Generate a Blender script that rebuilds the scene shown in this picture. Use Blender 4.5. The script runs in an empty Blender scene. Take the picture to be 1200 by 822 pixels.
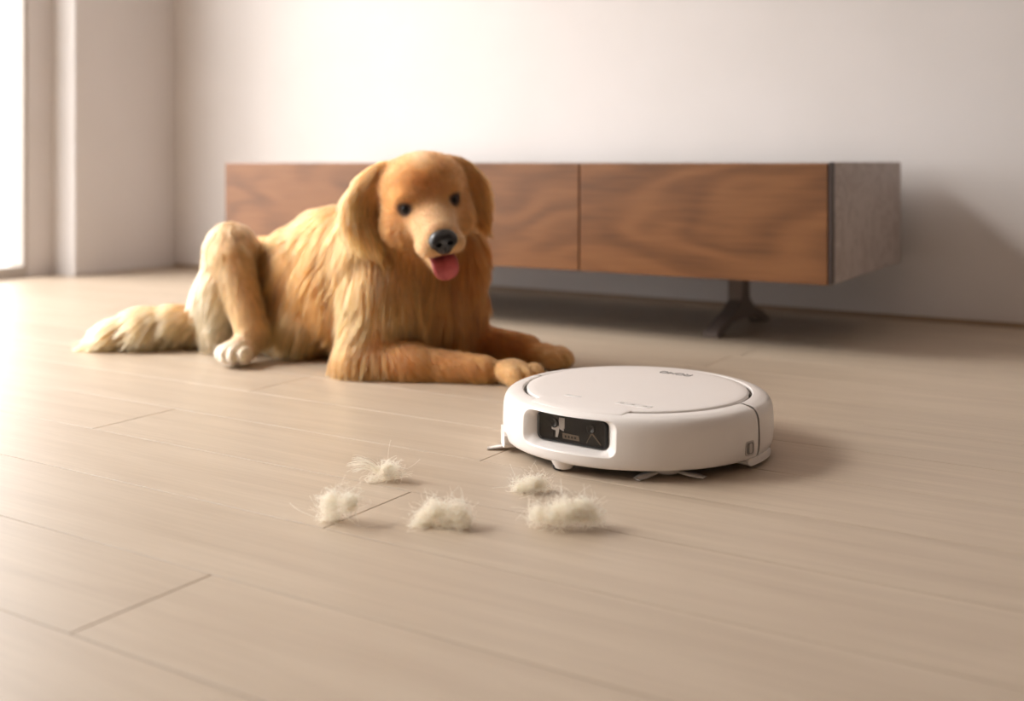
import bpy, bmesh, math, random
import numpy as np
from mathutils import Vector, Matrix
from mathutils.kdtree import KDTree

random.seed(7)
rng = np.random.default_rng(7)
SC = bpy.context.scene
COL = SC.collection

# ------------------------------------------------------------------ camera
F, HZ, CAMH, PSI = 1300.0, 190.0, 0.365, math.radians(32.0)     # focal (px of 1200), horizon row, eye height, yaw
CS, SN = math.cos(PSI), math.sin(PSI)
cam_d = bpy.data.cameras.new('camera')
cam = bpy.data.objects.new('camera', cam_d)
COL.objects.link(cam)
cam.location = (0, 0, CAMH)
cam.rotation_euler = (math.pi / 2, 0, PSI)
cam_d.sensor_fit = 'HORIZONTAL'
cam_d.sensor_width = 36.0
cam_d.lens = 36.0 * F / 1200.0
cam_d.shift_y = -(411.0 - HZ) / 1200.0
cam_d.clip_start = 0.02
cam_d.dof.use_dof = True
cam_d.dof.focus_distance = 1.33
cam_d.dof.aperture_fstop = 2.9
SC.camera = cam

# ------------------------------------------------------------------ world, light, exposure
world = bpy.data.worlds.new('daylight')
SC.world = world
world.use_nodes = True
bg = world.node_tree.nodes['Background']
bg.inputs['Color'].default_value = (1.0, 0.985, 0.975, 1)
bg.inputs['Strength'].default_value = 5.2

sun_d = bpy.data.lights.new('hazy_sun', 'SUN')
sun_d.energy = 4.6
sun_d.angle = math.radians(30)
sun_d.color = (1.0, 0.965, 0.925)
sun = bpy.data.objects.new('hazy_sun', sun_d)
COL.objects.link(sun)
SUN_AZ, SUN_EL = math.radians(31.5), math.radians(42)      # travels towards +X and a little towards the back wall
sun.rotation_euler = Vector((math.cos(SUN_AZ) * math.cos(SUN_EL), math.sin(SUN_AZ) * math.cos(SUN_EL), -math.sin(SUN_EL))).to_track_quat('-Z', 'Y').to_euler()


def portal(name, loc, rot, sx, sy):
    l = bpy.data.lights.new(name, 'AREA')
    l.shape = 'RECTANGLE'
    l.size, l.size_y = sx, sy
    l.cycles.is_portal = True
    o = bpy.data.objects.new(name, l)
    COL.objects.link(o)
    o.location, o.rotation_euler = loc, rot
    return o


SC.view_settings.view_transform = 'Standard'
SC.view_settings.look = 'None'
SC.view_settings.gamma = 1.0
SC.view_settings.use_curve_mapping = False
SC.view_settings.exposure = 0.0
SC.cycles.max_bounces = 10
SC.cycles.diffuse_bounces = 6
SC.cycles.transparent_max_bounces = 16
SC.cycles.use_denoising = True


# ------------------------------------------------------------------ helpers
def lin(r, g, b):
    f = lambda c: (c / 255) / 12.92 if c / 255 <= 0.04045 else ((c / 255 + 0.055) / 1.055) ** 2.4
    return (f(r), f(g), f(b))


def cam_to_world(r, d, z=0.0):
    return Vector((-d * SN + r * CS, d * CS + r * SN, z))


def floor_at(x, y):
    d = CAMH * F / (y - HZ)
    return cam_to_world((x - 600) / F * d, d, 0)


class Nodes:
    def __init__(self, name):
        self.m = bpy.data.materials.new(name)
        self.m.use_nodes = True
        self.t = self.m.node_tree
        self.b = self.t.nodes['Principled BSDF']
        self.out = self.t.nodes['Material Output']

    def n(self, kind, **kw):
        nd = self.t.nodes.new(kind)
        for k, v in kw.items():
            if k.startswith('i_'):
                nd.inputs[k[2:].replace('_', ' ')].default_value = v
            else:
                setattr(nd, k, v)
        return nd

    def l(self, a, b):
        self.t.links.new(a, b)

    def ramp(self, fac, stops):
        r = self.n('ShaderNodeValToRGB')
        el = r.color_ramp.elements
        while len(el) < len(stops):
            el.new(0.5)
        for e, (p, c) in zip(el, stops):
            e.position = p
            e.color = (*c, 1)
        self.l(fac, r.inputs['Fac'])
        return r


def plain(name, col, rough=0.5, metal=0.0, noise=0.03, scale=30, coat=0.0):
    M = Nodes(name)
    tc = M.n('ShaderNodeTexCoord')
    no = M.n('ShaderNodeTexNoise', i_Scale=scale, i_Detail=3.0)
    M.l(tc.outputs['Object'], no.inputs['Vector'])
    c0 = tuple(max(0, c * (1 - noise)) for c in col)
    c1 = tuple(min(1, c * (1 + noise)) for c in col)
    r = M.ramp(no.outputs['Fac'], [(0.3, c0), (0.7, c1)])
    M.l(r.outputs['Color'], M.b.inputs['Base Color'])
    M.b.inputs['Roughness'].default_value = rough
    M.b.inputs['Metallic'].default_value = metal
    M.b.inputs['Coat Weight'].default_value = coat
    return M.m


def mat_wall():
    M = Nodes('plaster')
    tc = M.n('ShaderNodeTexCoord')
    no = M.n('ShaderNodeTexNoise', i_Scale=3.0, i_Detail=4.0)
    M.l(tc.outputs['Object'], no.inputs['Vector'])
    r = M.ramp(no.outputs['Fac'], [(0.3, lin(217, 212, 209)), (0.7, lin(222, 217, 215))])
    M.l(r.outputs['Color'], M.b.inputs['Base Color'])
    n2 = M.n('ShaderNodeTexNoise', i_Scale=180.0, i_Detail=2.0)
    M.l(tc.outputs['Object'], n2.inputs['Vector'])
    bp = M.n('ShaderNodeBump', i_Strength=0.06, i_Distance=0.002)
    M.l(n2.outputs['Fac'], bp.inputs['Height'])
    M.l(bp.outputs['Normal'], M.b.inputs['Normal'])
    M.b.inputs['Roughness'].default_value = 0.8
    return M.m


def mat_oak():
    M = Nodes('pale_oak')
    tc = M.n('ShaderNodeTexCoord')
    oi = M.n('ShaderNodeObjectInfo')
    mul = M.n('ShaderNodeVectorMath', operation='SCALE', i_Scale=37.0)
    cmb = M.n('ShaderNodeCombineXYZ')
    M.l(oi.outputs['Random'], cmb.inputs['X'])
    M.l(oi.outputs['Random'], cmb.inputs['Y'])
    M.l(cmb.outputs['Vector'], mul.inputs[0])
    add = M.n('ShaderNodeVectorMath', operation='ADD')
    M.l(tc.outputs['Object'], add.inputs[0])
    M.l(mul.outputs['Vector'], add.inputs[1])
    mp = M.n('ShaderNodeMapping')
    mp.inputs['Scale'].default_value = (1.2, 16.0, 1.0)
    M.l(add.outputs['Vector'], mp.inputs['Vector'])
    g1 = M.n('ShaderNodeTexNoise', i_Scale=2.2, i_Detail=5.0, i_Roughness=0.6, i_Distortion=0.6)
    M.l(mp.outputs['Vector'], g1.inputs['Vector'])
    mp2 = M.n('ShaderNodeMapping')
    mp2.inputs['Scale'].default_value = (6.0, 260.0, 1.0)
    M.l(add.outputs['Vector'], mp2.inputs['Vector'])
    g2 = M.n('ShaderNodeTexNoise', i_Scale=1.0, i_Detail=3.0)
    M.l(mp2.outputs['Vector'], g2.inputs['Vector'])
    r1 = M.ramp(g1.outputs['Fac'], [(0.25, lin(178, 160, 140)), (0.75, lin(196, 179, 159))])
    r2 = M.ramp(g2.outputs['Fac'], [(0.3, (0.93, 0.92, 0.91)), (0.6, (1, 1, 1))])
    mx = M.n('ShaderNodeMix', data_type='RGBA', blend_type='MULTIPLY')
    mx.inputs[0].default_value = 1.0
    M.l(r1.outputs['Color'], mx.inputs[6])
    M.l(r2.outputs['Color'], mx.inputs[7])
    hs = M.n('ShaderNodeHueSaturation')
    mr = M.n('ShaderNodeMapRange')
    mr.inputs['To Min'].default_value = 0.965
    mr.inputs['To Max'].default_value = 1.035
    M.l(oi.outputs['Random'], mr.inputs['Value'])
    M.l(mr.outputs['Result'], hs.inputs['Value'])
    M.l(mx.outputs[2], hs.inputs['Color'])
    M.l(hs.outputs['Color'], M.b.inputs['Base Color'])
    rr = M.n('ShaderNodeMapRange')
    rr.inputs['To Min'].default_value = 0.36
    rr.inputs['To Max'].default_value = 0.48
    M.l(g1.outputs['Fac'], rr.inputs['Value'])
    M.l(rr.outputs['Result'], M.b.inputs['Roughness'])
    bp = M.n('ShaderNodeBump', i_Strength=0.05, i_Distance=0.001)
    M.l(g2.outputs['Fac'], bp.inputs['Height'])
    M.l(bp.outputs['Normal'], M.b.inputs['Normal'])
    return M.m


def mat_walnut():
    M = Nodes('walnut_veneer')
    tc = M.n('ShaderNodeTexCoord')
    oi = M.n('ShaderNodeObjectInfo')
    cmb = M.n('ShaderNodeCombineXYZ')
    mm = M.n('ShaderNodeMath', operation='MULTIPLY')
    mm.inputs[1].default_value = 23.0
    M.l(oi.outputs['Random'], mm.inputs[0])
    M.l(mm.outputs[0], cmb.inputs['Y'])
    M.l(mm.outputs[0], cmb.inputs['Z'])
    add = M.n('ShaderNodeVectorMath', operation='ADD')
    M.l(tc.outputs['Object'], add.inputs[0])
    M.l(cmb.outputs['Vector'], add.inputs[1])
    mp = M.n('ShaderNodeMapping')
    mp.inputs['Scale'].default_value = (1.7, 2.0, 5.2)
    M.l(add.outputs['Vector'], mp.inputs['Vector'])
    big = M.n('ShaderNodeTexNoise', i_Scale=1.1, i_Detail=2.0, i_Distortion=0.5)
    M.l(mp.outputs['Vector'], big.inputs['Vector'])
    ring = M.n('ShaderNodeMath', operation='MULTIPLY')
    ring.inputs[1].default_value = 11.0
    M.l(big.outputs['Fac'], ring.inputs[0])
    sn = M.n('ShaderNodeMath', operation='SINE')
    m2 = M.n('ShaderNodeMath', operation='MULTIPLY')
    m2.inputs[1].default_value = 3.4
    M.l(ring.outputs[0], m2.inputs[0])
    M.l(m2.outputs[0], sn.inputs[0])
    mpf = M.n('ShaderNodeMapping')
    mpf.inputs['Scale'].default_value = (9, 9, 150)
    M.l(add.outputs['Vector'], mpf.inputs['Vector'])
    fine = M.n('ShaderNodeTexNoise', i_Scale=1.0, i_Detail=4.0)
    M.l(mpf.outputs['Vector'], fine.inputs['Vector'])
    s1 = M.n('ShaderNodeMath', operation='MULTIPLY_ADD')
    s1.inputs[1].default_value = 0.11
    s1.inputs[2].default_value = 0.30
    M.l(sn.outputs[0], s1.inputs[0])
    s2 = M.n('ShaderNodeMath', operation='MULTIPLY_ADD')
    s2.inputs[1].default_value = 0.4
    M.l(fine.outputs['Fac'], s2.inputs[0])
    M.l(s1.outputs[0], s2.inputs[2])
    r = M.ramp(s2.outputs[0], [(0.2, lin(84, 53, 31)), (0.4, lin(118, 77, 45)), (0.6, lin(136, 91, 55)), (0.85, lin(150, 104, 65))])
    M.l(r.outputs['Color'], M.b.inputs['Base Color'])
    M.b.inputs['Roughness'].default_value = 0.45
    return M.m


def mat_stone():
    M = Nodes('grey_stone_laminate')
    tc = M.n('ShaderNodeTexCoord')
    no = M.n('ShaderNodeTexNoise', i_Scale=9.0, i_Detail=7.0, i_Roughness=0.65, i_Distortion=1.6)
    M.l(tc.outputs['Object'], no.inputs['Vector'])
    r = M.ramp(no.outputs['Fac'], [(0.3, lin(146, 133, 126)), (0.47, lin(188, 177, 171)), (0.54, lin(164, 150, 143)), (0.72, lin(202, 193, 188))])
    M.l(r.outputs['Color'], M.b.inputs['Base Color'])
    M.b.inputs['Roughness'].default_value = 0.5
    return M.m


def mat_glass(name, tint=(1, 1, 1), gloss=0.04, rough=0.02):
    M = Nodes(name)
    M.t.nodes.remove(M.b)
    tr = M.n('ShaderNodeBsdfTransparent')
    tr.inputs['Color'].default_value = (*tint, 1)
    gl = M.n('ShaderNodeBsdfGlossy')
    gl.inputs['Roughness'].default_value = rough
    fr = M.n('ShaderNodeFresnel', i_IOR=1.45)
    mx = M.n('ShaderNodeMixShader')
    ge = M.n('ShaderNodeNewGeometry')
    fm = M.n('ShaderNodeMath', operation='SUBTRACT')
    fm.inputs[0].default_value = 1.0
    M.l(ge.outputs['Backfacing'], fm.inputs[1])
    fp = M.n('ShaderNodeMath', operation='MULTIPLY')
    M.l(fr.outputs[0], fp.inputs[0])
    M.l(fm.outputs[0], fp.inputs[1])
    M.l(fp.outputs[0], mx.inputs[0])
    M.l(tr.outputs[0], mx.inputs[1])
    M.l(gl.outputs[0], mx.inputs[2])
    M.l(mx.outputs[0], M.out.inputs['Surface'])
    return M.m


MAT = {
    'wall': mat_wall(), 'oak': mat_oak(), 'walnut': mat_walnut(), 'stone': mat_stone(),
    'dim': plain('taupe_plaster', lin(190, 180, 172), 0.9),
    'paving': plain('pale_paving', lin(196, 190, 182), 0.9),
    'subfloor': plain('subfloor', lin(120, 100, 80), 0.8),
    'base': plain('shadow_gap_brown', lin(158, 136, 114), 0.6),
    'frame': plain('window_frame_paint', lin(196, 188, 180), 0.5),
    'pane': mat_glass('window_glass'),
    'bronze': plain('dark_bronze_metal', lin(124, 112, 106), 0.45),
    'edge': plain('dark_edge_band', lin(78, 66, 62), 0.5),
    'white': plain('white_plastic', lin(232, 226, 221), 0.32, noise=0.006, coat=0.15),
    'lidwhite': plain('satin_white_plastic', lin(226, 219, 214), 0.38, noise=0.006),
    'gloss': plain('gloss_white_plastic', lin(253, 252, 250), 0.2, noise=0.002, coat=0.6),
    'grey': plain('light_grey_plastic', lin(190, 182, 175), 0.35),
    'midgrey': plain('grey_print', lin(120, 114, 110), 0.5),
    'black': plain('black_plastic', lin(14, 13, 12), 0.3),
    'gap': plain('dark_grey_gap', lin(120, 112, 105), 0.6),
    'rubber': plain('black_rubber', lin(26, 25, 25), 0.7),
    'smoke': mat_glass('smoked_cover_glass', (0.92, 0.9, 0.88)),
    'lens': plain('lens_glass', lin(10, 10, 14), 0.05, coat=1.0),
    'silver': plain('silver_plastic', lin(190, 186, 182), 0.35),
    'sensor': plain('sensor_window', lin(120, 106, 90), 0.3),
    'housing': plain('dark_housing', lin(30, 25, 22), 0.5),
    'bristle': plain('pale_brush_vane', lin(228, 220, 212), 0.5),
    'print': plain('dark_print', lin(74, 70, 68), 0.5),
}


def tag(o, label=None, cat=None, group=None, kind=None):
    if label: o['label'] = label
    if cat: o['category'] = cat
    if group: o['group'] = group
    if kind: o['kind'] = kind
    return o


def mesh_obj(name, verts, faces, mat, parent=None, smooth=False):
    me = bpy.data.meshes.new(name)
    me.from_pydata([tuple(v) for v in verts], [], [tuple(f) for f in faces])
    me.update()
    if smooth:
        me.shade_smooth()
    if mat:
        me.materials.append(mat)
    o = bpy.data.objects.new(name, me)
    COL.objects.link(o)
    if parent:
        o.parent = parent
    return o


def bm_obj(name, bm, mat, parent=None, smooth=False):
    bmesh.ops.recalc_face_normals(bm, faces=bm.faces[:])
    me = bpy.data.meshes.new(name)
    bm.to_mesh(me)
    bm.free()
    if smooth:
        me.shade_smooth()
    me.materials.append(mat)
    o = bpy.data.objects.new(name, me)
    COL.objects.link(o)
    if parent:
        o.parent = parent
    return o


def bm_box(bm, lo, hi, bevel=0.0, seg=1):
    r = bmesh.ops.create_cube(bm, size=1.0)
    c = [(a + b) / 2 for a, b in zip(lo, hi)]
    s = [b - a for a, b in zip(lo, hi)]
    for v in r['verts']:
        v.co = Vector([v.co[i] * s[i] + c[i] for i in range(3)])
    if bevel > 0:
        es = list({e for v in r['verts'] for e in v.link_edges})
        bmesh.ops.bevel(bm, geom=es, offset=bevel, segments=seg, affect='EDGES', profile=0.5)


def box(name, lo, hi, mat, parent=None, bevel=0.0, seg=1, centre=False):
    bm = bmesh.new()
    c = Vector([(a + b) / 2 for a, b in zip(lo, hi)]) if centre else Vector((0, 0, 0))
    bm_box(bm, Vector(lo) - c, Vector(hi) - c, bevel, seg)
    o = bm_obj(name, bm, mat, parent)
    o.location = c
    return o


def empty(name, loc, rz=0.0):
    o = bpy.data.objects.new(name, None)
    COL.objects.link(o)
    o.location = loc
    o.rotation_euler = (0, 0, rz)
    o.empty_display_size = 0.05
    return o


# ------------------------------------------------------------------ the room
WY, LX, JY, RX = 2.66, -3.05, 2.257, -3.163      # back wall, left wall, jog, recessed left wall
XR, YF, CEIL = 4.2, -3.6, 3.1
WIN0, WIN1 = -1.4, 2.166                         # side window along Y
WTOP = 2.75

fl = box('floor', (RX - 0.3, YF, -0.06), (XR, WY + 0.1, -0.012), MAT['subfloor'])
tag(fl, 'pale oak plank floor running along the back wall', 'floor', kind='structure')
PW, PL, PY0 = 0.1453, 1.50, 1.273
plank_meshes = {}


def plank_mesh(ln, wd):
    key = (round(ln, 4), round(wd, 4))
    if key not in plank_meshes:
        g, b, t = 0.0007, 0.0003, 0.012
        a, c = ln / 2 - g, wd / 2 - g
        V = [(-a, -c, -t), (a, -c, -t), (a, c, -t), (-a, c, -t),
             (-a, -c, -b), (a, -c, -b), (a, c, -b), (-a, c, -b),
             (-a + b, -c + b, 0), (a - b, -c + b, 0), (a - b, c - b, 0), (-a + b, c - b, 0)]
        Q = [(8, 9, 10, 11)]
        for i in range(4):
            j = (i + 1) % 4
            Q += [(i, j, j + 4, i + 4), (i + 4, j + 4, j + 8, i + 8)]
        me = bpy.data.meshes.new('plank')
        me.from_pydata(V, [], Q)
        me.materials.append(MAT['oak'])
        plank_meshes[key] = me
    return plank_meshes[key]


for row in range(-10, 26):
    y1 = PY0 - PW * row
    y0 = y1 - PW
    if y1 > WY:
        y1 = WY
    if y1 - y0 < 0.01 or y0 < YF:
        continue
    off = -0.745 if (row % 2 == 0 or row == -5) else -1.29
    off += 0.0 if row in (-1, 1, 2, 4) else random.uniform(-0.04, 0.04)
    x = off - 2 * PL
    while x < XR:
        xa, xb = max(x, RX - 0.05), min(x + PL, XR)
        if xb - xa > 0.03:
            o = bpy.data.objects.new('plank', plank_mesh(xb - xa, y1 - y0))
            COL.objects.link(o)
            o.parent = fl
            o.location = ((xa + xb) / 2, (y0 + y1) / 2, 0)
        x += PL


def struct(o, label, cat):
    return tag(o, label, cat, kind='structure')


struct(box('wall_back', (LX - 0.35, WY, -0.06), (XR, WY + 0.12, CEIL), MAT['wall']), 'plain off-white plaster wall behind the low cabinet', 'wall')
wl = box('wall_left', (LX - 0.35, JY, -0.06), (LX, WY, CEIL), MAT['wall'], bevel=0.004, seg=2)
struct(wl, 'projecting pale wall pier between window and back corner', 'wall')
bm = bmesh.new()
bm_box(bm, (RX - 0.07, WIN1, -0.06), (RX, JY, CEIL))
bm_box(bm, (RX - 0.07, WIN0, WTOP), (RX, WIN1, CEIL))
bm_box(bm, (RX - 0.07, YF, -0.06), (RX, WIN0, CEIL))
struct(bm_obj('wall_left_recess', bm, MAT['wall']), 'recessed pale wall around the tall side window', 'wall')
struct(box('wall_right', (XR, YF, -0.06), (XR + 0.1, WY + 0.1, CEIL), MAT['dim']), 'plain plaster wall on the far side of the room', 'wall')
struct(box('ceiling', (RX - 0.2, YF, CEIL), (XR, WY + 0.1, CEIL + 0.1), MAT['wall']), 'plain white ceiling', 'ceiling')
struct(box('wall_front', (RX - 0.2, YF - 0.1, -0.06), (XR, YF, CEIL), MAT['dim']), 'plain taupe wall behind the viewer', 'wall')

bb = box('shadow_gap_back', (LX, WY - 0.008, 0.0), (XR, WY, 0.011), MAT['base'])  # brown strip paints in the dark shadow gap between wall and floor
struct(bb, 'thin brown strip coloured as the shadow gap along the foot of the back wall', 'baseboard')
bb = box('baseboard_left', (LX, JY - 0.006, 0.0), (LX + 0.006, WY - 0.008, 0.009), MAT['frame'])
struct(bb, 'thin pale strip along the foot of the wall pier', 'baseboard')

w = empty('window_1', (RX - 0.052, (WIN0 + WIN1) / 2, 0))
struct(w, 'tall bright white side window with slim pale frame', 'window')
hw = (WIN1 - WIN0) / 2
for nm, lo, hi in (('bottom_rail', (-0.03, -hw, -0.01), (0.05, hw, 0.036)), ('top_rail', (-0.03, -hw, (WTOP - 0.04)), (0.05, hw, WTOP)),
                   ('stile', (-0.03, hw - 0.012, 0.036), (0.05, hw, (WTOP - 0.04))), ('stile', (-0.03, -hw, 0.036), (0.05, -hw + 0.03, (WTOP - 0.04))),
                   ('mullion', (-0.02, -0.62, 0.036), (0.03, -0.58, (WTOP - 0.04)))):
    box(nm, lo, hi, MAT['frame'], w, bevel=0.003)
box('pane', (-0.004, -hw + 0.03, 0.036), (0.002, -0.62, (WTOP - 0.04)), MAT['pane'], w)
box('pane', (-0.004, -0.58, 0.036), (0.002, hw - 0.012, (WTOP - 0.04)), MAT['pane'], w)

portal('side_window_portal', (RX - 0.09, (WIN0 + WIN1) / 2, WTOP / 2 + 0.01), (0, -math.pi / 2, 0), WTOP, hw * 2)
tr_ = box('added_ground_outside', (-9.0, -6.0, -0.2), (RX - 0.07, 6.0, -0.06), MAT['paving'])  # slab added so less world light rises through the window to the ceiling
struct(tr_, 'pale ground slab outside the side window, added to cut light from below', 'ground')

# ------------------------------------------------------------------ low cabinet
CX0, CX1, CY0, CY1, CZ0, CZ1 = -2.162, -0.585, 2.07, 2.60, 0.138, 0.365
cab = empty('media_cabinet', ((CX0 + CX1) / 2, (CY0 + CY1) / 2, 0))
tag(cab, 'low walnut media cabinet with grey stone-look sides on bronze feet', 'cabinet')
L, Dp = (CX1 - CX0) / 2, (CY1 - CY0) / 2
th = 0.012
box('side_panel', (L - th, -Dp, CZ0), (L, Dp, CZ1), MAT['stone'], cab, 0.0015)
box('side_panel', (-L, -Dp, CZ0), (-L + th, Dp, CZ1), MAT['stone'], cab, 0.0015)
box('top_panel', (-L + th, -Dp, CZ1 - th), (L - th, Dp, CZ1 - 0.0005), MAT['stone'], cab, 0.001)
box('bottom_panel', (-L + th, -Dp + 0.002, CZ0), (L - th, Dp, CZ0 + th), MAT['edge'], cab)
box('back_panel', (-L + th, Dp - 0.008, CZ0 + th), (L - th, Dp - 0.001, CZ1 - th), MAT['edge'], cab)
box('edge_band', (L - 0.006, -Dp - 0.019, CZ0 - 0.001), (L, -Dp, CZ1), MAT['edge'], cab, 0.001)
dw = (2 * L - 0.006) / 3
for i in range(3):
    a = -L + i * dw + 0.0015
    box('door', (a, -Dp - 0.02, CZ0 - 0.002), (a + dw - 0.003, -Dp - 0.001, CZ1 - 0.003), MAT['walnut'], cab, 0.0012, centre=True)
box('carcass_divider', (-L + dw - 0.006, -Dp + 0.001, CZ0 + th), (-L + dw + 0.006, Dp - 0.01, CZ1 - th), MAT['edge'], cab)
box('carcass_divider', (-L + 2 * dw - 0.006, -Dp + 0.001, CZ0 + th), (-L + 2 * dw + 0.006, Dp - 0.01, CZ1 - th), MAT['edge'], cab)


def cab_leg(x):
    """a post that spreads into two splayed flat feet along Y"""
    bm = bmesh.new()
    w_ = 0.017
    prof = [(-0.168, 0.0), (-0.14, 0.0), (-0.075, 0.021), (0.06, 0.021), (0.115, 0.0), (0.15, 0.0), (0.152, 0.011),
            (0.05, 0.048), (0.024, 0.066), (0.021, CZ0), (-0.021, CZ0), (-0.024, 0.064), (-0.055, 0.046), (-0.17, 0.011)]
    ra = [bm.verts.new((x - w_, p[0], p[1])) for p in prof]
    rb = [bm.verts.new((x + w_, p[0], p[1])) for p in prof]
    n = len(prof)
    bm.faces.new(ra)
    bm.faces.new(rb[::-1])
    for i in range(n):
        bm.faces.new((ra[i], rb[i], rb[(i + 1) % n], ra[(i + 1) % n]))
    bmesh.ops.recalc_face_normals(bm, faces=bm.faces[:])
    bmesh.ops.bevel(bm, geom=bm.edges[:], offset=0.002, segments=2, affect='EDGES')
    return bm_obj('leg', bm, MAT['bronze'], cab)


cab_leg(L - 0.285)
cab_leg(-L + 0.285)

# ------------------------------------------------------------------ robot vacuum
RB = cam_to_world((746 - 600) / F * 1.43, 1.43, 0)
fa = math.radians(36.5)
fdir = cam_to_world(-math.sin(fa), -math.cos(fa), 0)
rv = empty('robot_vacuum', RB, math.atan2(fdir.y, fdir.x))
rv.scale = (0.985,) * 3
tag(rv, 'round white robot vacuum with black camera window on the wooden floor', 'robot vacuum')


def resample(prof, step):
    out = [prof[0]]
    for a, b in zip(prof, prof[1:]):
        n = max(1, int(math.ceil(math.dist(a, b) / step)))
        out += [(a[0] + (b[0] - a[0]) * i / n, a[1] + (b[1] - a[1]) * i / n) for i in range(1, n + 1)]
    return out


def smooth_profile(prof, it=2):
    for _ in range(it):
        q = [prof[0]]
        for a, b in zip(prof, prof[1:]):
            q += [(0.75 * a[0] + 0.25 * b[0], 0.75 * a[1] + 0.25 * b[1]), (0.25 * a[0] + 0.75 * b[0], 0.25 * a[1] + 0.75 * b[1])]
        q.append(prof[-1])
        prof = q
    return prof


def revolve(name, prof, t0, t1, n, mat, parent, full=False, warp=None, cap=False):
    ths = [t0 + (t1 - t0) * i / n for i in range(n if full else n + 1)]
    m = len(prof)
    V, Q = [], []
    for t in ths:
        for (r, z) in prof:
            p = (r * math.cos(t), r * math.sin(t), z)
            V.append(warp(p) if warp else p)
    k = len(ths)
    for i in range(k if full else k - 1):
        j = (i + 1) % k
        for a in range(m - 1):
            Q.append((i * m + a, j * m + a, j * m + a + 1, i * m + a + 1))
    if cap:
        Q.append(tuple(range(m)))
        Q.append(tuple(range((k - 1) * m + m - 1, (k - 1) * m - 1, -1)))
    return mesh_obj(name, V, Q, mat, parent, True)


PROF = smooth_profile([(0.140, 0.0122), (0.163, 0.0122), (0.1705, 0.0126), (0.1735, 0.0175), (0.175, 0.030), (0.1747, 0.047),
                       (0.1738, 0.061), (0.1695, 0.0705), (0.160, 0.0744), (0.1515, 0.0752), (0.1482, 0.0750), (0.1477, 0.0720)], 3)
ZC_O, HU_O, HZ_O = 0.0478, 0.0665, 0.0208
ZC_I, HU_I, HZ_I = 0.0500, 0.0495, 0.0170
GLX = 0.1515


def rr_sdf(u, z, hu, hz, r):
    qx, qz = abs(u) - hu + r, abs(z) - hz + r
    return math.hypot(max(qx, 0), max(qz, 0)) + min(max(qx, qz), 0) - r


def recess(p):
    x, y, z = p
    if x < 0.1 or abs(y) > 0.08 or z < 0.02:
        return p
    do = rr_sdf(y, z - ZC_O, HU_O, HZ_O, 0.011)
    if do >= 0:
        return p
    di = max(rr_sdf(y, z - ZC_I, HU_I + 0.001, HZ_I + 0.001, 0.009), 0)
    t = -do / (-do + di)
    if x < GLX:
        return p
    return (x + (GLX - 0.0006 - x) * t, y, z)


fine = resample(PROF, 0.0011)
BE = math.radians(87)
# bumper: fine mesh in front, coarser to the sides
ths = sorted(set([round(math.radians(a), 6) for a in np.arange(-26, 26.01, 0.3)] + [round(-BE + 2 * BE * i / 120, 6) for i in range(121) if abs(-BE + 2 * BE * i / 120) > math.radians(26)]))
V, Q = [], []
m = len(fine)
for t in ths:
    for r, z in fine:
        V.append(recess((r * math.cos(t), r * math.sin(t), z)))
for i in range(len(ths) - 1):
    for a in range(m - 1):
        Q.append((i * m + a, (i + 1) * m + a, (i + 1) * m + a + 1, i * m + a + 1))
# turned-in end flanges
for i, t in ((0, ths[0]), (len(ths) - 1, ths[-1])):
    s = len(V)
    for r, z in fine:
        V.append(((r - 0.004) * math.cos(t), (r - 0.004) * math.sin(t), z - 0.002 if z > 0.05 else z))
    for a in range(m - 1):
        Q.append((i * m + a, s + a, s + a + 1, i * m + a + 1))
bumper = mesh_obj('bumper', V, Q, MAT['white'], rv, True)
revolve('rear_shell', resample(PROF, 0.002), BE + 0.02, 2 * math.pi - BE - 0.02, 120, MAT['white'], rv)
core = [(max(0.0, r - 0.003), min(z, 0.0690)) for r, z in PROF if z > 0.0125]
revolve('chassis', [(0.0, 0.0135), (0.165, 0.0135)] + core + [(0.146, 0.0690), (0.0, 0.0690)], 0, 2 * math.pi, 160, MAT['grey'], rv, full=True, warp=lambda p: (min(p[0], 0.146) if abs(p[1]) < 0.08 else p[0], p[1], p[2]))
revolve('base_plate', [(0.0, 0.0105), (0.150, 0.0105), (0.156, 0.0128), (0.156, 0.015)], 0, 2 * math.pi, 96, MAT['rubber'], rv, full=True)


def lid_radius(t):
    d = abs((t - math.pi + math.pi) % (2 * math.pi) - math.pi)
    d = math.degrees(d)                       # 0 at the back after the shift below
    e = min(max((27 - d) / 2.5, 0), 1)
    e = e * e * (3 - 2 * e)
    return 0.1435 + e * (0.1595 - 0.1435)


def make_lid():
    n = 240
    layers = [(-0.0030, 0.0690), (-0.0004, 0.0690), (0.0, 0.0700), (0.0, 0.0748), (-0.0006, 0.0757), (-0.0018, 0.0762), (-0.012, 0.07645), (-0.06, 0.0767), (-0.11, 0.0768)]
    V, Q = [], []
    for i in range(n):
        t = 2 * math.pi * i / n
        R = lid_radius(t - math.pi)
        for dr, z in layers:
            r = R + dr
            # the extension dips with the rim
            zz = z - max(0, r - 0.147) * 0.10 if z > 0.0735 else z
            V.append((r * math.cos(t), r * math.sin(t), zz))
    m = len(layers)
    for i in range(n):
        j = (i + 1) % n
        for a in range(m - 1):
            Q.append((i * m + a, j * m + a, j * m + a + 1, i * m + a + 1))
    Q.append(tuple(i * m + m - 1 for i in range(n)))
    return mesh_obj('lid', V, Q, MAT['lidwhite'], rv, True)


lid = make_lid()
LZ = 0.0768


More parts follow.
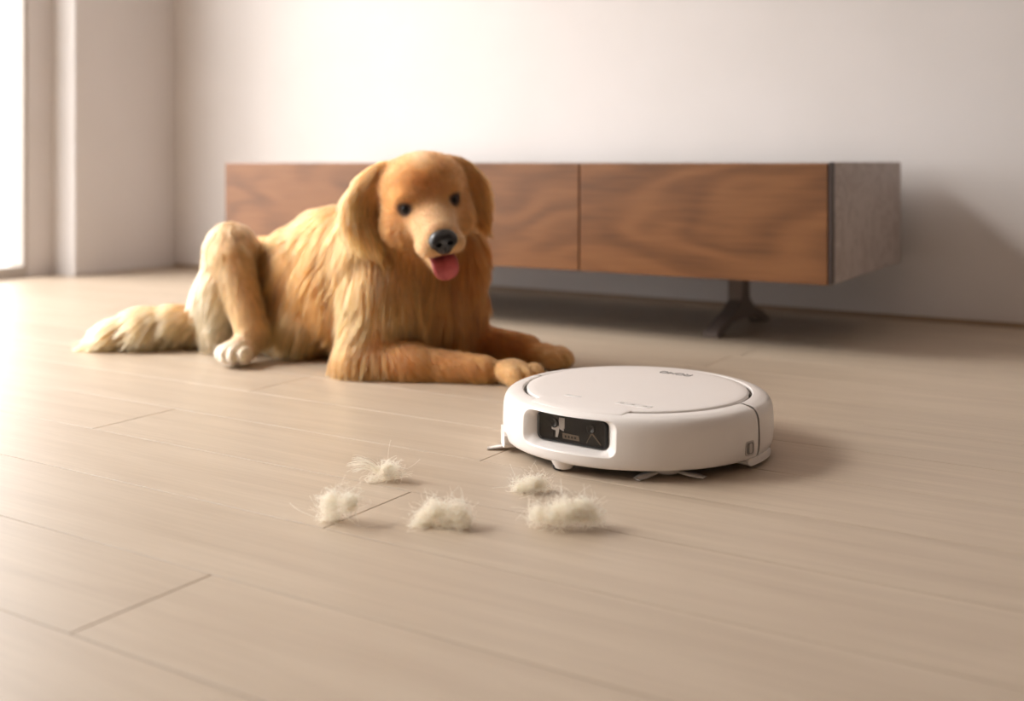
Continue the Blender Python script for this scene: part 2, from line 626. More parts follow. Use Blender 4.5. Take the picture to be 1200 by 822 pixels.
def ribbon(bm, pts, wd, z0, z1, closed=False):
    """flat stroke of width wd along pts (x,y)"""
    n = len(pts)
    L_, R_ = [], []
    for i in range(n):
        a = pts[(i - 1) % n] if (closed or i > 0) else pts[i]
        b = pts[(i + 1) % n] if (closed or i < n - 1) else pts[i]
        d = Vector((b[0] - a[0], b[1] - a[1]))
        d.normalize()
        nx, ny = -d.y * wd / 2, d.x * wd / 2
        L_.append((pts[i][0] + nx, pts[i][1] + ny))
        R_.append((pts[i][0] - nx, pts[i][1] - ny))
    vs = []
    for z in (z0, z1):
        vs.append(([bm.verts.new((*p, z)) for p in L_], [bm.verts.new((*p, z)) for p in R_]))
    for i in range(n if closed else n - 1):
        j = (i + 1) % n
        (l0, r0), (l1, r1) = vs
        bm.faces.new((l1[i], l1[j], r1[j], r1[i]))
        bm.faces.new((l0[i], l0[j], l1[j], l1[i]))
        bm.faces.new((r0[i], r1[i], r1[j], r0[j]))


def letter(ch, h, w_):
    if ch == 'O':
        k = 28
        pts = []
        for i in range(k):
            a = 2 * math.pi * i / k
            c, s = math.cos(a), math.sin(a)
            pts.append((w_ / 2 + w_ / 2 * math.copysign(abs(c) ** 0.62, c), h / 2 + h / 2 * math.copysign(abs(s) ** 0.75, s)))
        return [(pts, True)]
    if ch == 'R':
        bowl = [(0, h), (w_ * 0.72, h)] + [(w_ * 0.72 + w_ * 0.28 * math.cos(a), h * 0.72 + h * 0.28 * math.sin(a)) for a in np.linspace(math.pi / 2, -math.pi / 2, 9)] + [(0, h * 0.44)]
        return [([(0, 0), (0, h)], False), (bowl, False), ([(w_ * 0.5, h * 0.44), (w_, 0)], False)]
    if ch == 'M':
        return [([(0, 0), (0, h)], False), ([(0, h), (w_ * 0.5, h * 0.25), (w_, h)], False), ([(w_, h), (w_, 0)], False)]


def write(text, h, w_, gap, stroke, origin, right, up, z, mat, parent, name):
    bm = bmesh.new()
    tot = len(text) * w_ + (len(text) - 1) * gap
    x0 = -tot / 2
    for ch in text:
        for pts, cl in letter(ch, h, w_):
            P = [(origin[0] + right[0] * (x0 + p[0]) + up[0] * (p[1] - h / 2), origin[1] + right[1] * (x0 + p[0]) + up[1] * (p[1] - h / 2)) for p in pts]
            ribbon(bm, P, stroke, z - 0.0003, z + 0.00025, cl)
        x0 += w_ + gap
    return bm_obj(name, bm, mat, parent)


o = write('ROMO', 0.0125, 0.0088, 0.0036, 0.0011, (-0.108, 0.0), (0, -1), (1, 0), LZ, MAT['print'], lid, 'lettering')
tag(o, 'dark ROMO lettering facing the rear')


def plate(name, u, v, z0, z1, r, mat, parent, origin, ux, vx, seg=6):
    """rounded rectangle of half sizes u,v laid on plane through origin (3D) with axes ux, vx; thickness along ux x vx from z0 to z1"""
    ux, vx = Vector(ux), Vector(vx)
    nn = ux.cross(vx)
    pts = []
    for cx, cy, a0 in ((u - r, v - r, 0), (-u + r, v - r, 90), (-u + r, -v + r, 180), (u - r, -v + r, 270)):
        for i in range(seg + 1):
            a = math.radians(a0 + 90 * i / seg)
            pts.append((cx + r * math.cos(a), cy + r * math.sin(a)))
    V = [Vector(origin) + ux * p[0] + vx * p[1] + nn * z for z in (z0, z1) for p in pts]
    n = len(pts)
    Q = [tuple(range(n - 1, -1, -1)), tuple(range(n, 2 * n))] + [(i, (i + 1) % n, n + (i + 1) % n, n + i) for i in range(n)]
    return mesh_obj(name, V, Q, mat, parent)


def lid_pt(px, py):
    d = (CAMH - LZ) * F / (py - HZ)
    wpt = cam_to_world((px - 600) / F * d, d, 0) - RB
    a = -rv.rotation_euler.z
    wpt = wpt / 0.985
    return (wpt.x * math.cos(a) - wpt.y * math.sin(a), wpt.x * math.sin(a) + wpt.y * math.cos(a))


# button strip and status light on the front of the lid: strips lie across the front
q = lid_pt(743, 473.5)
tdir, rdir = (0, 1, 0), (1, 0, 0)
strip = plate('button_strip', 0.0062, 0.0235, -0.0006, 0.0001, 0.0022, MAT['gloss'], lid, (q[0], q[1], 0.07675), rdir, tdir)
for k, off in enumerate((-0.0165, -0.001, 0.015)):
    bm = bmesh.new()
    cxy = (q[0] + tdir[0] * off, q[1] + tdir[1] * off)
    # three little pictograms: a ring with a stem, a pair of bars, a house shape
    if k == 0:
        ribbon(bm, [(cxy[0] + 0.0022 * math.cos(a), cxy[1] + 0.0022 * math.sin(a)) for a in np.linspace(0, 2 * math.pi, 16, endpoint=False)], 0.0008, 0.0766, 0.07700, True)
    elif k == 1:
        for s in (-0.0012, 0.0012):
            ribbon(bm, [(cxy[0] + tdir[0] * s - rdir[0] * 0.002, cxy[1] + tdir[1] * s - rdir[1] * 0.002), (cxy[0] + tdir[0] * s + rdir[0] * 0.002, cxy[1] + tdir[1] * s + rdir[1] * 0.002)], 0.001, 0.0766, 0.07700)
    else:
        pp = [(-0.002, -0.002), (-0.002, 0.002), (0.0, 0.002), (0.0022, 0.0), (0.0, -0.002)]
        ribbon(bm, [(cxy[0] + rdir[0] * a + tdir[0] * b, cxy[1] + rdir[1] * a + tdir[1] * b) for a, b in pp], 0.0008, 0.0766, 0.07700, True)
    bm_obj('button_icon', bm, MAT['midgrey'], lid)
q2 = lid_pt(672, 463)
plate('status_light', 0.0040, 0.0110, -0.0006, 0.0001, 0.0015, MAT['gloss'], lid, (q2[0], q2[1], 0.0768), rdir, tdir)

# camera window
cw = plate('camera_module', HU_I, HZ_I, -0.001, 0.0002, 0.0075, MAT['black'], rv, (GLX, 0, ZC_I), (0, 1, 0), (0, 0, 1), 8)
tag(cw, 'black camera window')
GX = GLX + 0.0003


def gpoly(name, pts, mat, x0=GX, dx=0.0006):
    n = len(pts)
    V = [(x, y, ZC_I + z) for x in (x0 - 0.0004, x0 + dx) for y, z in pts]
    Q = [tuple(range(n - 1, -1, -1)), tuple(range(n, 2 * n))] + [(i, (i + 1) % n, n + (i + 1) % n, n + i) for i in range(n)]
    return mesh_obj(name, V, Q, mat, cw)


# seen from outside (facing -x), local +y lies on the viewer's right
gpoly('inner_plate', [(-0.044, -0.0135), (0.044, -0.0135), (0.044, 0.0135), (-0.044, 0.0135)], MAT['housing'], GX - 0.0003, 0.0002)
gpoly('light_guide', [(-0.0195, -0.001), (-0.0115, -0.001), (-0.0115, 0.0115), (-0.0195, 0.0115)], MAT['silver'])
gpoly('light_guide', [(-0.0200, -0.0015), (-0.0125, -0.0040), (-0.0125, -0.0015), (-0.0195, 0.0012)], MAT['silver'], GX + 0.0005)
gpoly('lens_shield', [(-0.0245, -0.0125), (-0.0215, -0.0125), (-0.0190, -0.0035), (-0.0205, 0.0015), (-0.0300, -0.0005), (-0.0300, -0.0035), (-0.0240, -0.0045)], MAT['silver'], GX + 0.0002)
gpoly('lens_shield', [(0.0195, -0.0135), (0.0205, -0.0135), (0.0262, -0.001), (0.0290, -0.001), (0.0405, -0.0130), (0.0395, -0.0135), (0.0285, -0.003), (0.0270, -0.003)], MAT['sensor'], GX + 0.0002)
gpoly('black_cone', [(0.0215, -0.0132), (0.0385, -0.0132), (0.0285, -0.0030), (0.0270, -0.0030)], MAT['black'], GX + 0.0001, 0.0003)
gpoly('black_cone', [(-0.0430, -0.0125), (-0.0285, -0.0125), (-0.0280, -0.0040), (-0.0430, 0.0110)], MAT['black'], GX, 0.0003)
sw_ = gpoly('sensor_strip', [(-0.0140, -0.0130), (0.0100, -0.0130), (0.0090, -0.0070), (-0.0145, -0.0062)], MAT['sensor'])
for i in range(4):
    gpoly('diode', [(-0.0110 + i * 0.0046, -0.0112), (-0.0085 + i * 0.0046, -0.0112), (-0.0085 + i * 0.0046, -0.0085), (-0.0110 + i * 0.0046, -0.0085)], MAT['housing'], GX + 0.0004)
for y in (-0.0262, 0.0262):
    lo_ = revolve('lens_barrel', [(0.0056, 0.0), (0.0056, 0.0016), (0.0046, 0.0020), (0.0040, 0.0012), (0.0, 0.0012)], 0, 2 * math.pi, 32, MAT['black'], cw, full=True)
    lo_.matrix_local = Matrix.Translation((GX, y, ZC_I + 0.0042)) @ Matrix.Rotation(math.pi / 2, 4, 'Y')
    ring_ = revolve('lens_ring', [(0.0064, 0.0), (0.0064, 0.0009), (0.0055, 0.0011)], 0, 2 * math.pi, 32, MAT['silver'] if y < 0 else MAT['sensor'], cw, full=True)
    ring_.matrix_local = lo_.matrix_local.copy()
    gl_ = revolve('lens_glass', [(0.0038, 0.0012), (0.0030, 0.0018), (0.0016, 0.0023), (0.0, 0.0024)], 0, 2 * math.pi, 24, MAT['lens'], cw, full=True)
    gl_.matrix_local = lo_.matrix_local.copy()
plate('cover_glass', HU_I - 0.0008, HZ_I - 0.0008, 0.0032, 0.0040, 0.007, MAT['smoke'], cw, (GLX, 0, ZC_I), (0, 1, 0), (0, 0, 1), 8)
# rim around the glass
bm = bmesh.new()
for (u0, v0, r0, x0) in (('a', 0, 0, 0),):
    rings = []
    for (uu, vv, rad, xx) in ((HU_I + 0.0006, HZ_I + 0.0006, 0.008, GLX - 0.0002), (HU_I + 0.0002, HZ_I + 0.0002, 0.0078, GLX + 0.0036), (HU_I - 0.0008, HZ_I - 0.0008, 0.007, GLX + 0.0044), (HU_I - 0.0018, HZ_I - 0.0018, 0.006, GLX + 0.0041)):
        pts = []
        for cx, cy, a0 in ((uu - rad, vv - rad, 0), (-uu + rad, vv - rad, 90), (-uu + rad, -vv + rad, 180), (uu - rad, -vv + rad, 270)):
            for i in range(9):
                a = math.radians(a0 + 90 * i / 8)
                pts.append(bm.verts.new((xx, cx + rad * math.cos(a), ZC_I + cy + rad * math.sin(a))))
        rings.append(pts)
    n = len(rings[0])
    for ra, rb in zip(rings, rings[1:]):
        for i in range(n):
            bm.faces.new((ra[i], ra[(i + 1) % n], rb[(i + 1) % n], rb[i]))
bm_obj('glass_rim', bm, MAT['black'], cw, True)

def curved_patch(name, t0, t1, z0, z1, r0, r1, mat, parent, nt=10, round_=0.0):
    """solid block following the cylinder between angles t0..t1"""
    V, Q = [], []
    for i in range(nt + 1):
        t = t0 + (t1 - t0) * i / nt
        e = 0.0
        if round_ > 0:
            s = min(i, nt - i) / nt * abs(t1 - t0) * r1
            e = 0 if s >= round_ else round_ - math.sqrt(max(0, round_ ** 2 - (round_ - s) ** 2))
        for r, z in ((r0, z0 + e), (r1, z0 + e), (r1, z1 - e), (r0, z1 - e)):
            V.append((r * math.cos(t), r * math.sin(t), z))
    for i in range(nt):
        for a in range(4):
            b = (a + 1) % 4
            Q.append((i * 4 + a, i * 4 + b, (i + 1) * 4 + b, (i + 1) * 4 + a))
    Q += [(0, 1, 2, 3), (nt * 4 + 3, nt * 4 + 2, nt * 4 + 1, nt * 4)]
    return mesh_obj(name, V, Q, mat, parent)


# local angle t: from front (+x) turning counter-clockwise seen from above; the camera's right lies at positive t
SG = 1.0
t = math.radians(80.5) * SG
sw2 = curved_patch('side_sensor_frame', t - 0.052, t + 0.052, 0.0195, 0.0370, 0.170, 0.1752, MAT['grey'], rv, 14, 0.004)
curved_patch('side_sensor_window', t - 0.040, t + 0.040, 0.0215, 0.0350, 0.172, 0.17545, MAT['midgrey'], sw2, 12, 0.003)
curved_patch('side_sensor_bar', t - 0.012, t + 0.022, 0.0225, 0.0340, 0.172, 0.1757, MAT['grey'], sw2, 8, 0.002)
# flap of the mop bay under the shell, just behind the bumper
curved_patch('mop_flap', math.radians(80), math.radians(104), 0.0055, 0.0150, 0.150, 0.1735, MAT['white'], rv, 12, 0.003)
curved_patch('mop_flap', -math.radians(104), -math.radians(80), 0.0055, 0.0150, 0.150, 0.1735, MAT['white'], rv, 12, 0.003)
# bright cap beside the bumper end
curved_patch('brush_guard', -math.radians(56), -math.radians(40), 0.006, 0.0260, 0.150, 0.1775, MAT['white'], rv, 12, 0.004)

# front caster
ca = empty('caster', (0.156, -0.010, 0.0))
ca.parent = rv
revolve('caster_housing', smooth_profile([(0.0, 0.0030), (0.0105, 0.0030), (0.0125, 0.007), (0.0155, 0.0125), (0.0165, 0.0150)], 2), 0, 2 * math.pi, 28, MAT['white'], ca, full=True)
wh = revolve('caster_wheel', smooth_profile([(0.0, -0.005), (0.006, -0.005), (0.0072, -0.003), (0.0072, 0.003), (0.006, 0.005), (0.0, 0.005)], 2), 0, 2 * math.pi, 24, MAT['rubber'], ca, full=True)
wh.matrix_local = Matrix.Translation((0.003, -0.006, 0.0072)) @ Matrix.Rotation(math.pi / 2, 4, 'X')
for y in (-0.115, 0.115):
    dwm = revolve('drive_wheel', smooth_profile([(0.0, -0.009), (0.024, -0.009), (0.0265, -0.006), (0.0265, 0.006), (0.024, 0.009), (0.0, 0.009)], 2), 0, 2 * math.pi, 32, MAT['rubber'], rv, full=True)
    dwm.matrix_local = Matrix.Translation((-0.01, y, 0.0267)) @ Matrix.Rotation(math.pi / 2, 4, 'X')


def side_brush(x, y, angles, ln):
    b = empty('side_brush', (x, y, 0))
    b.parent = rv
    revolve('hub', smooth_profile([(0.0, 0.0022), (0.012, 0.0022), (0.016, 0.005), (0.019, 0.0115), (0.019, 0.0155)], 2), 0, 2 * math.pi, 24, MAT['white'], b, full=True)
    for a in angles:
        c, s = math.cos(a), math.sin(a)
        V, Q = [], []
        n = 10
        for i in range(n + 1):
            u = i / n
            r = 0.006 + u * ln
            wd = 0.0035 + 0.0060 * math.sin(min(1, u * 1.15) * math.pi * 0.62) * (1 if u < 0.9 else 0.75)
            z = 0.0062 - 0.0048 * u ** 1.2
            bend = 0.004 * u * u
            for w_, dz in ((-wd, 0.0), (0, 0.0012), (wd, 0.0), (0, -0.0006)):
                V.append((c * r - s * (w_ + bend), s * r + c * (w_ + bend), max(0.0004, z + dz)))
        for i in range(n):
            for k in range(4):
                k2 = (k + 1) % 4
                Q.append((i * 4 + k, i * 4 + k2, (i + 1) * 4 + k2, (i + 1) * 4 + k))
        Q += [(0, 1, 2, 3), (n * 4 + 3, n * 4 + 2, n * 4 + 1, n * 4)]
        mesh_obj('vane', V, Q, MAT['bristle'], b, True)
    return b


a_r = math.radians(45)
side_brush(0.138 * math.cos(a_r), 0.138 * math.sin(a_r), (math.radians(99), math.radians(-26), math.radians(215)), 0.040)
a_l = -math.radians(47)
side_brush(0.138 * math.cos(a_l), 0.138 * math.sin(a_l), (math.radians(-52), math.radians(72), math.radians(192)), 0.052)


# ------------------------------------------------------------------ the dog
# local frame: x to the dog's side seen right from the camera, y away from the camera, z up; root on the floor under the chest
DOG_R, DOG_D = -0.22, 1.92
CELL = 0.0032


def P(px, py, d):
    return np.array([(px - 600) / F * d - DOG_R, d - DOG_D, CAMH - (py - HZ) / F * d])


# head frame
ROLL, YAW, PITCH = math.radians(11), math.radians(12.5), math.radians(11)
ex = np.array([math.cos(ROLL), 0, math.sin(ROLL)])
eu = np.array([-math.sin(ROLL), 0, math.cos(ROLL)])
ef = np.array([0.0, -1.0, 0.0])
hf = ef * math.cos(YAW) + ex * math.sin(YAW)
hx = ex * math.cos(YAW) - ef * math.sin(YAW)
hf2 = hf * math.cos(PITCH) - eu * math.sin(PITCH)
hu = eu * math.cos(PITCH) + hf * math.sin(PITCH)
hf = hf2
HO = P(496, 232, 1.875)


def Hd(x, f, u):
    return HO + hx * x + hf * f + hu * u


def hdir(x, f, u):
    v = hx * x + hf * f + hu * u
    return v / np.linalg.norm(v)


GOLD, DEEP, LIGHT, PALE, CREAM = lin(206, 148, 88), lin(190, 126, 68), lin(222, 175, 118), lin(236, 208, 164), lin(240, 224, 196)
TAIL = lin(232, 194, 142)
FACE, MUZ = lin(200, 142, 84), lin(216, 170, 120)
prims = []


def cone(a, b, ra, rb, k, col, ln, flow, lift=0.35, w=1.0):
    prims.append(dict(t='c', a=np.array(a), b=np.array(b), ra=ra, rb=rb, k=k, col=col, ln=ln, flow=np.array(flow, float), lift=lift, w=w))


def ell(c, rad, axes, k, col, ln, flow, lift=0.35, w=1.0):
    A = np.array(axes, float)
    A = A / np.linalg.norm(A, axis=1)[:, None]
    prims.append(dict(t='e', c=np.array(c), rad=np.array(rad), A=A, k=k, col=col, ln=ln, flow=np.array(flow, float), lift=lift, w=w))


I3 = np.eye(3)


def ortho(v):
    v = np.array(v, float)
    v /= np.linalg.norm(v)
    u = np.array([0, 0, 1.0]) - v * v[2]
    u /= np.linalg.norm(u)
    return [v, np.cross(u, v), u]


# torso, tail end to chest; fur flows backwards and down
back = (P(300, 330, 2.18) - P(450, 330, 1.98))
back = back / np.linalg.norm(back)
fl_side = back * 0.45 + np.array([0, -0.1, -1.0])
AX = ortho(-back)
ell(P(318, 333, 2.24), (0.110, 0.088, 0.094), AX, 0.03, GOLD, 0.034, back * 0.8 + np.array([0, 0, -0.5]))
ell(P(368, 329, 2.14), (0.125, 0.103, 0.115), AX, 0.04, GOLD, 0.040, fl_side)
ell(P(425, 322, 2.04), (0.125, 0.110, 0.128), AX, 0.04, GOLD, 0.042, fl_side)
ell(P(366, 375, 2.10), (0.095, 0.085, 0.060), AX, 0.03, LIGHT, 0.050, fl_side, 0.25)
ell(P(382, 272, 2.06), (0.060, 0.045, 0.034), AX, 0.04, LIGHT, 0.045, back * 1.0 + np.array([0, 0, 0.1]), 0.45)       # withers
# chest, ruff and neck
dn = np.array([0.05, -0.15, -1.0])
ell(P(492, 345, 1.975), (0.086, 0.085, 0.100), I3, 0.04, GOLD, 0.060, dn, 0.3)
ell(P(522, 343, 2.00), (0.052, 0.075, 0.105), I3, 0.04, DEEP, 0.050, dn, 0.3)
ell(P(455, 330, 1.955), (0.062, 0.070, 0.105), I3, 0.04, GOLD, 0.055, dn + back * 0.25, 0.3)
cone(P(470, 290, 1.98), P(498, 246, 1.92), 0.088, 0.070, 0.04, GOLD, 0.050, dn + back * 0.3)
ell(P(538, 300, 1.985), (0.044, 0.06, 0.062), I3, 0.03, DEEP, 0.045, dn, 0.3)
cone(P(445, 285, 1.99), P(440, 300, 1.97), 0.060, 0.060, 0.04, LIGHT, 0.050, dn + back * 0.4)
# near foreleg
cone(P(447, 350, 1.925), P(424, 420, 1.895), 0.062, 0.042, 0.035, LIGHT, 0.040, dn + back * 0.35, 0.25)
fwd = P(600, 432, 1.82) - P(420, 428, 1.88)
fwd = fwd / np.linalg.norm(fwd)
cone(P(420, 423, 1.890), P(480, 428, 1.872), 0.040, 0.035, 0.02, GOLD, 0.028, fwd * 0.5 + np.array([0, 0, -0.8]), 0.35)
cone(P(480, 429, 1.872), P(565, 434, 1.838), 0.033, 0.024, 0.02, GOLD, 0.019, fwd * 0.8 + np.array([0, 0, -0.7]), 0.35)
pf = fwd * 0.80 + np.array([0.0, -0.60, 0.0])
pf = pf / np.linalg.norm(pf)
ps = np.array([-pf[1], pf[0], 0])
ell(P(600, 436, 1.822), (0.036, 0.029, 0.020), ortho(pf), 0.015, LIGHT, 0.009, pf, 0.25)
for s, o_ in ((-0.0270, 0.000), (-0.0092, 0.009), (0.0092, 0.009), (0.0270, 0.000)):
    c = P(606, 438, 1.822) + ps * s + pf * (o_ + 0.014)
    ell(c, (0.0200, 0.0084, 0.0170), ortho(pf), 0.003, LIGHT, 0.006, pf + np.array([0, 0, -0.3]), 0.25)
# far foreleg
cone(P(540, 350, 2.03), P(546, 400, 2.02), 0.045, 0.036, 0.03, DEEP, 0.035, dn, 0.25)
fw2 = P(648, 418, 1.96) - P(556, 402, 2.0)
fw2 = fw2 / np.linalg.norm(fw2)
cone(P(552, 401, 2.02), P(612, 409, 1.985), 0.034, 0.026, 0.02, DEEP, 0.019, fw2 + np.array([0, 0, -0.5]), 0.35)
ell(P(638, 416, 1.965), (0.036, 0.028, 0.019), ortho(fw2), 0.015, GOLD, 0.009, fw2, 0.25)
for s, o_ in ((-0.0275, 0.000), (-0.0095, 0.010), (0.0095, 0.010), (0.0275, 0.000)):
    c = P(651, 419, 1.962) + np.array([0.3, 0.95, 0]) * s + fw2 * o_
    ell(c, (0.0200, 0.0082, 0.0170), ortho(fw2), 0.004, LIGHT, 0.007, fw2 + np.array([0, 0, -0.3]), 0.25)
# near hind leg: knee high, foot flat on the floor
kn = P(271, 290, 2.10)
cone(kn, P(306, 335, 2.19), 0.040, 0.062, 0.02, GOLD, 0.030, (0, 0, -1), 0.3)
cone(P(271, 286, 2.10), P(262, 335, 2.085), 0.036, 0.044, 0.02, PALE, 0.034, (-0.35, -0.1, -1), 0.35)
cone(P(272, 300, 2.075), P(295, 385, 2.02), 0.035, 0.026, 0.012, LIGHT, 0.018, (0.15, 0, -1), 0.25)
cone(P(255, 345, 2.10), P(255, 388, 2.12), 0.036, 0.030, 0.025, PALE, 0.036, (-0.2, 0, -1), 0.3)
cone(P(300, 390, 2.035), P(283, 410, 1.995), 0.026, 0.022, 0.015, LIGHT, 0.010, (-0.4, -0.8, -0.4), 0.25)
hfw = np.array([-0.45, -0.89, 0])
ell(P(277, 412, 1.985), (0.034, 0.026, 0.021), ortho(hfw), 0.012, CREAM, 0.008, hfw, 0.25)
for s, o_ in ((-0.0255, 0.004), (-0.0088, 0.012), (0.0088, 0.012), (0.0255, 0.004)):
    c = P(276, 414, 1.972) + np.array([0.89, -0.45, 0]) * s + hfw * o_
    ell(c, (0.017, 0.0082, 0.0155), ortho(hfw), 0.004, CREAM, 0.006, hfw + np.array([0, 0, -0.3]), 0.25)
# far haunch
ell(P(318, 345, 2.27), (0.09, 0.07, 0.085), AX, 0.03, GOLD, 0.03, back + np.array([0, 0, -0.6]))
# tail
tl = [P(268, 368, 2.18), P(238, 382, 2.175), P(205, 381, 2.165), P(170, 383, 2.155), P(138, 391, 2.148), P(112, 401, 2.14)]
tr = [0.030, 0.030, 0.031, 0.029, 0.021, 0.010]
for k, (a, b, ra, rb) in enumerate(zip(tl, tl[1:], tr, tr[1:])):
    cone(a, b, ra, rb, 0.03, TAIL if k > 0 else LIGHT, 0.042, np.array([-1, 0, -0.2]) + np.array([0, -0.1, -0.45]), 0.28)
# head
hdn = hdir(0, -0.25, -1)
ell(Hd(0.002, -0.008, 0.020), (0.074, 0.076, 0.056), [hx, hf, hu], 0.02, FACE, 0.013, hdir(0, -1, 0.15), 0.3)
ell(Hd(-0.040, 0.018, -0.030), (0.036, 0.040, 0.040), [hx, hf, hu], 0.025, FACE, 0.018, hdir(-0.5, -0.7, -0.6), 0.3)
ell(Hd(0.040, 0.018, -0.030), (0.036, 0.040, 0.040), [hx, hf, hu], 0.025, FACE, 0.018, hdir(0.5, -0.7, -0.6), 0.3)
for s in (-1, 1):
    ell(Hd(s * 0.033, 0.051, 0.0160), (0.022, 0.018, 0.0118), [hx, hf, hu], 0.016, GOLD, 0.008, hdir(s * 0.5, -0.6, 0.5), 0.3)
cone(Hd(0, 0.040, -0.024), Hd(0, 0.116, -0.042), 0.046, 0.0290, 0.025, MUZ, 0.006, hdir(0, -1, 0.1), 0.25)
for s in (-1, 1):                                                     # flews
    ell(Hd(s * 0.0190, 0.104, -0.056), (0.0215, 0.036, 0.0180), [hx, hf, hu], 0.010, MUZ, 0.006, hdir(s * 0.3, -0.8, -0.5), 0.25)
cone(Hd(0, 0.030, -0.066), Hd(0, 0.096, -0.094), 0.034, 0.0175, 0.014, MUZ, 0.009, hdir(0, -0.9, -0.5), 0.3)
EAR_L, EAR_R = lin(214, 158, 96), lin(200, 140, 80)
# ear that flares out (picture left) and the one that hangs close
ea = [hdir(-0.78, -0.1, -0.62), None, None]
ell(Hd(-0.080, -0.022, 0.030), (0.048, 0.016, 0.028), [hdir(-0.75, -0.1, -0.66), hdir(0, 1, -0.1), hdir(-0.66, 0, 0.75)], 0.02, EAR_L, 0.028, hdir(-0.6, -0.1, -0.8), 0.35)
ell(Hd(-0.108, -0.020, -0.012), (0.046, 0.014, 0.029), [hdir(-0.10, 0.1, -1), hdir(0, 1, 0.1), hdir(-1, 0, 0.1)], 0.016, LIGHT, 0.034, hdir(-0.1, 0, -1), 0.35)
ell(Hd(-0.096, -0.010, -0.046), (0.028, 0.011, 0.018), [hdir(0.35, 0.1, -1), hdir(0, 1, 0.1), hdir(-1, 0, -0.35)], 0.012, EAR_L, 0.030, hdir(0.3, 0, -1), 0.3)
ell(Hd(0.078, -0.020, 0.018), (0.040, 0.016, 0.024), [hdir(0.6, -0.1, -0.8), hdir(0, 1, -0.1), hdir(0.8, 0, 0.6)], 0.02, EAR_R, 0.026, hdir(0.4, -0.1, -0.9), 0.35)
ell(Hd(0.093, -0.014, -0.022), (0.044, 0.013, 0.022), [hdir(0.0, 0.1, -1), hdir(0, 1, 0.1), hdir(1, 0, 0.0)], 0.014, EAR_R, 0.030, hdir(-0.05, 0, -1), 0.35)


def sdf_prim(p, X):
    """X (...,3)"""
    if p['t'] == 'c':
        ba = p['b'] - p['a']
        pa = X - p['a']
        h = np.clip((pa @ ba) / (ba @ ba), 0, 1)
        return np.linalg.norm(pa - h[..., None] * ba, axis=-1) - (p['ra'] + (p['rb'] - p['ra']) * h)
    q = (X - p['c']) @ p['A'].T
    k0 = np.linalg.norm(q / p['rad'], axis=-1)
    k1 = np.linalg.norm(q / p['rad'] ** 2, axis=-1)
    return k0 * (k0 - 1) / np.maximum(k1, 1e-9)


def prim_bounds(p, m):
    if p['t'] == 'c':
        r = max(p['ra'], p['rb'])
        lo, hi = np.minimum(p['a'], p['b']) - r, np.maximum(p['a'], p['b']) + r
    else:
        e = np.sqrt(((p['A'] * p['rad'][:, None]) ** 2).sum(0))
        lo, hi = p['c'] - e, p['c'] + e
    return lo - m, hi + m


MOUTH = dict(t='e', c=Hd(0, 0.093, -0.0735), rad=np.array([0.036, 0.054, 0.0088]), A=np.array([hx, hdir(0, 1, -0.30), hdir(0, 0.30, 1)]))


def surface_nets(Fd, org, h):
    s = Fd < 0
    nx, ny, nz = Fd.shape
    cnt = np.zeros((nx - 1, ny - 1, nz - 1), np.int8)
    offs = [(i, j, k) for i in (0, 1) for j in (0, 1) for k in (0, 1)]
    for (i, j, k) in offs:
        cnt += s[i:nx - 1 + i, j:ny - 1 + j, k:nz - 1 + k]
    act = (cnt > 0) & (cnt < 8)
    idx = -np.ones(act.shape, np.int64)
    cells = np.argwhere(act)
    idx[act] = np.arange(len(cells))
    acc = np.zeros((len(cells), 3))
    num = np.zeros(len(cells))
    for a in offs:
        for ax in range(3):
            if a[ax] == 1:
                continue
            b = list(a)
            b[ax] = 1
            ia, ib = cells + a, cells + b
            fa_, fb_ = Fd[tuple(ia.T)], Fd[tuple(ib.T)]
            mk = (fa_ < 0) != (fb_ < 0)
            t = np.where(mk, fa_ / np.where(mk, fa_ - fb_, 1), 0)
            pt = np.array(a, float)[None] + np.zeros((len(cells), 3))
            pt[:, ax] += t
            acc[mk] += pt[mk]
            num[mk] += 1
    V = org + (cells + acc / num[:, None]) * h
    Qs = []
    for ax in range(3):
        b, c = (ax + 1) % 3, (ax + 2) % 3
        sl0, sl1 = [slice(None)] * 3, [slice(None)] * 3
        sl0[ax], sl1[ax] = slice(0, -1), slice(1, None)
        d0, d1 = s[tuple(sl0)], s[tuple(sl1)]
        E = np.argwhere(d0 != d1)
        E = E[(E[:, b] > 0) & (E[:, c] > 0) & (E[:, b] < Fd.shape[b] - 1) & (E[:, c] < Fd.shape[c] - 1)]
        inside0 = d0[tuple(E.T)]
        q = []
        for (db, dc) in ((-1, -1), (0, -1), (0, 0), (-1, 0)):
            e = E.copy()
            e[:, b] += db
            e[:, c] += dc
            q.append(idx[tuple(e.T)])
        q = np.stack(q, 1)
        q[~inside0] = q[~inside0][:, ::-1]
        Qs.append(q)
    return V, np.concatenate(Qs)


lo = np.min([prim_bounds(p, 0.02)[0] for p in prims], 0)
hi = np.max([prim_bounds(p, 0.02)[1] for p in prims], 0)
lo[2] = -0.02
shape = np.ceil((hi - lo) / CELL).astype(int) + 1
Fd = np.full(shape, 0.06)


def sub_grid(b0, b1):
    i0 = np.maximum(np.floor((b0 - lo) / CELL).astype(int), 0)
    i1 = np.minimum(np.ceil((b1 - lo) / CELL).astype(int) + 1, shape)
    g = [lo[a] + np.arange(i0[a], i1[a]) * CELL for a in range(3)]
    X = np.stack(np.meshgrid(*g, indexing='ij'), -1)
    return tuple(slice(i0[a], i1[a]) for a in range(3)), X


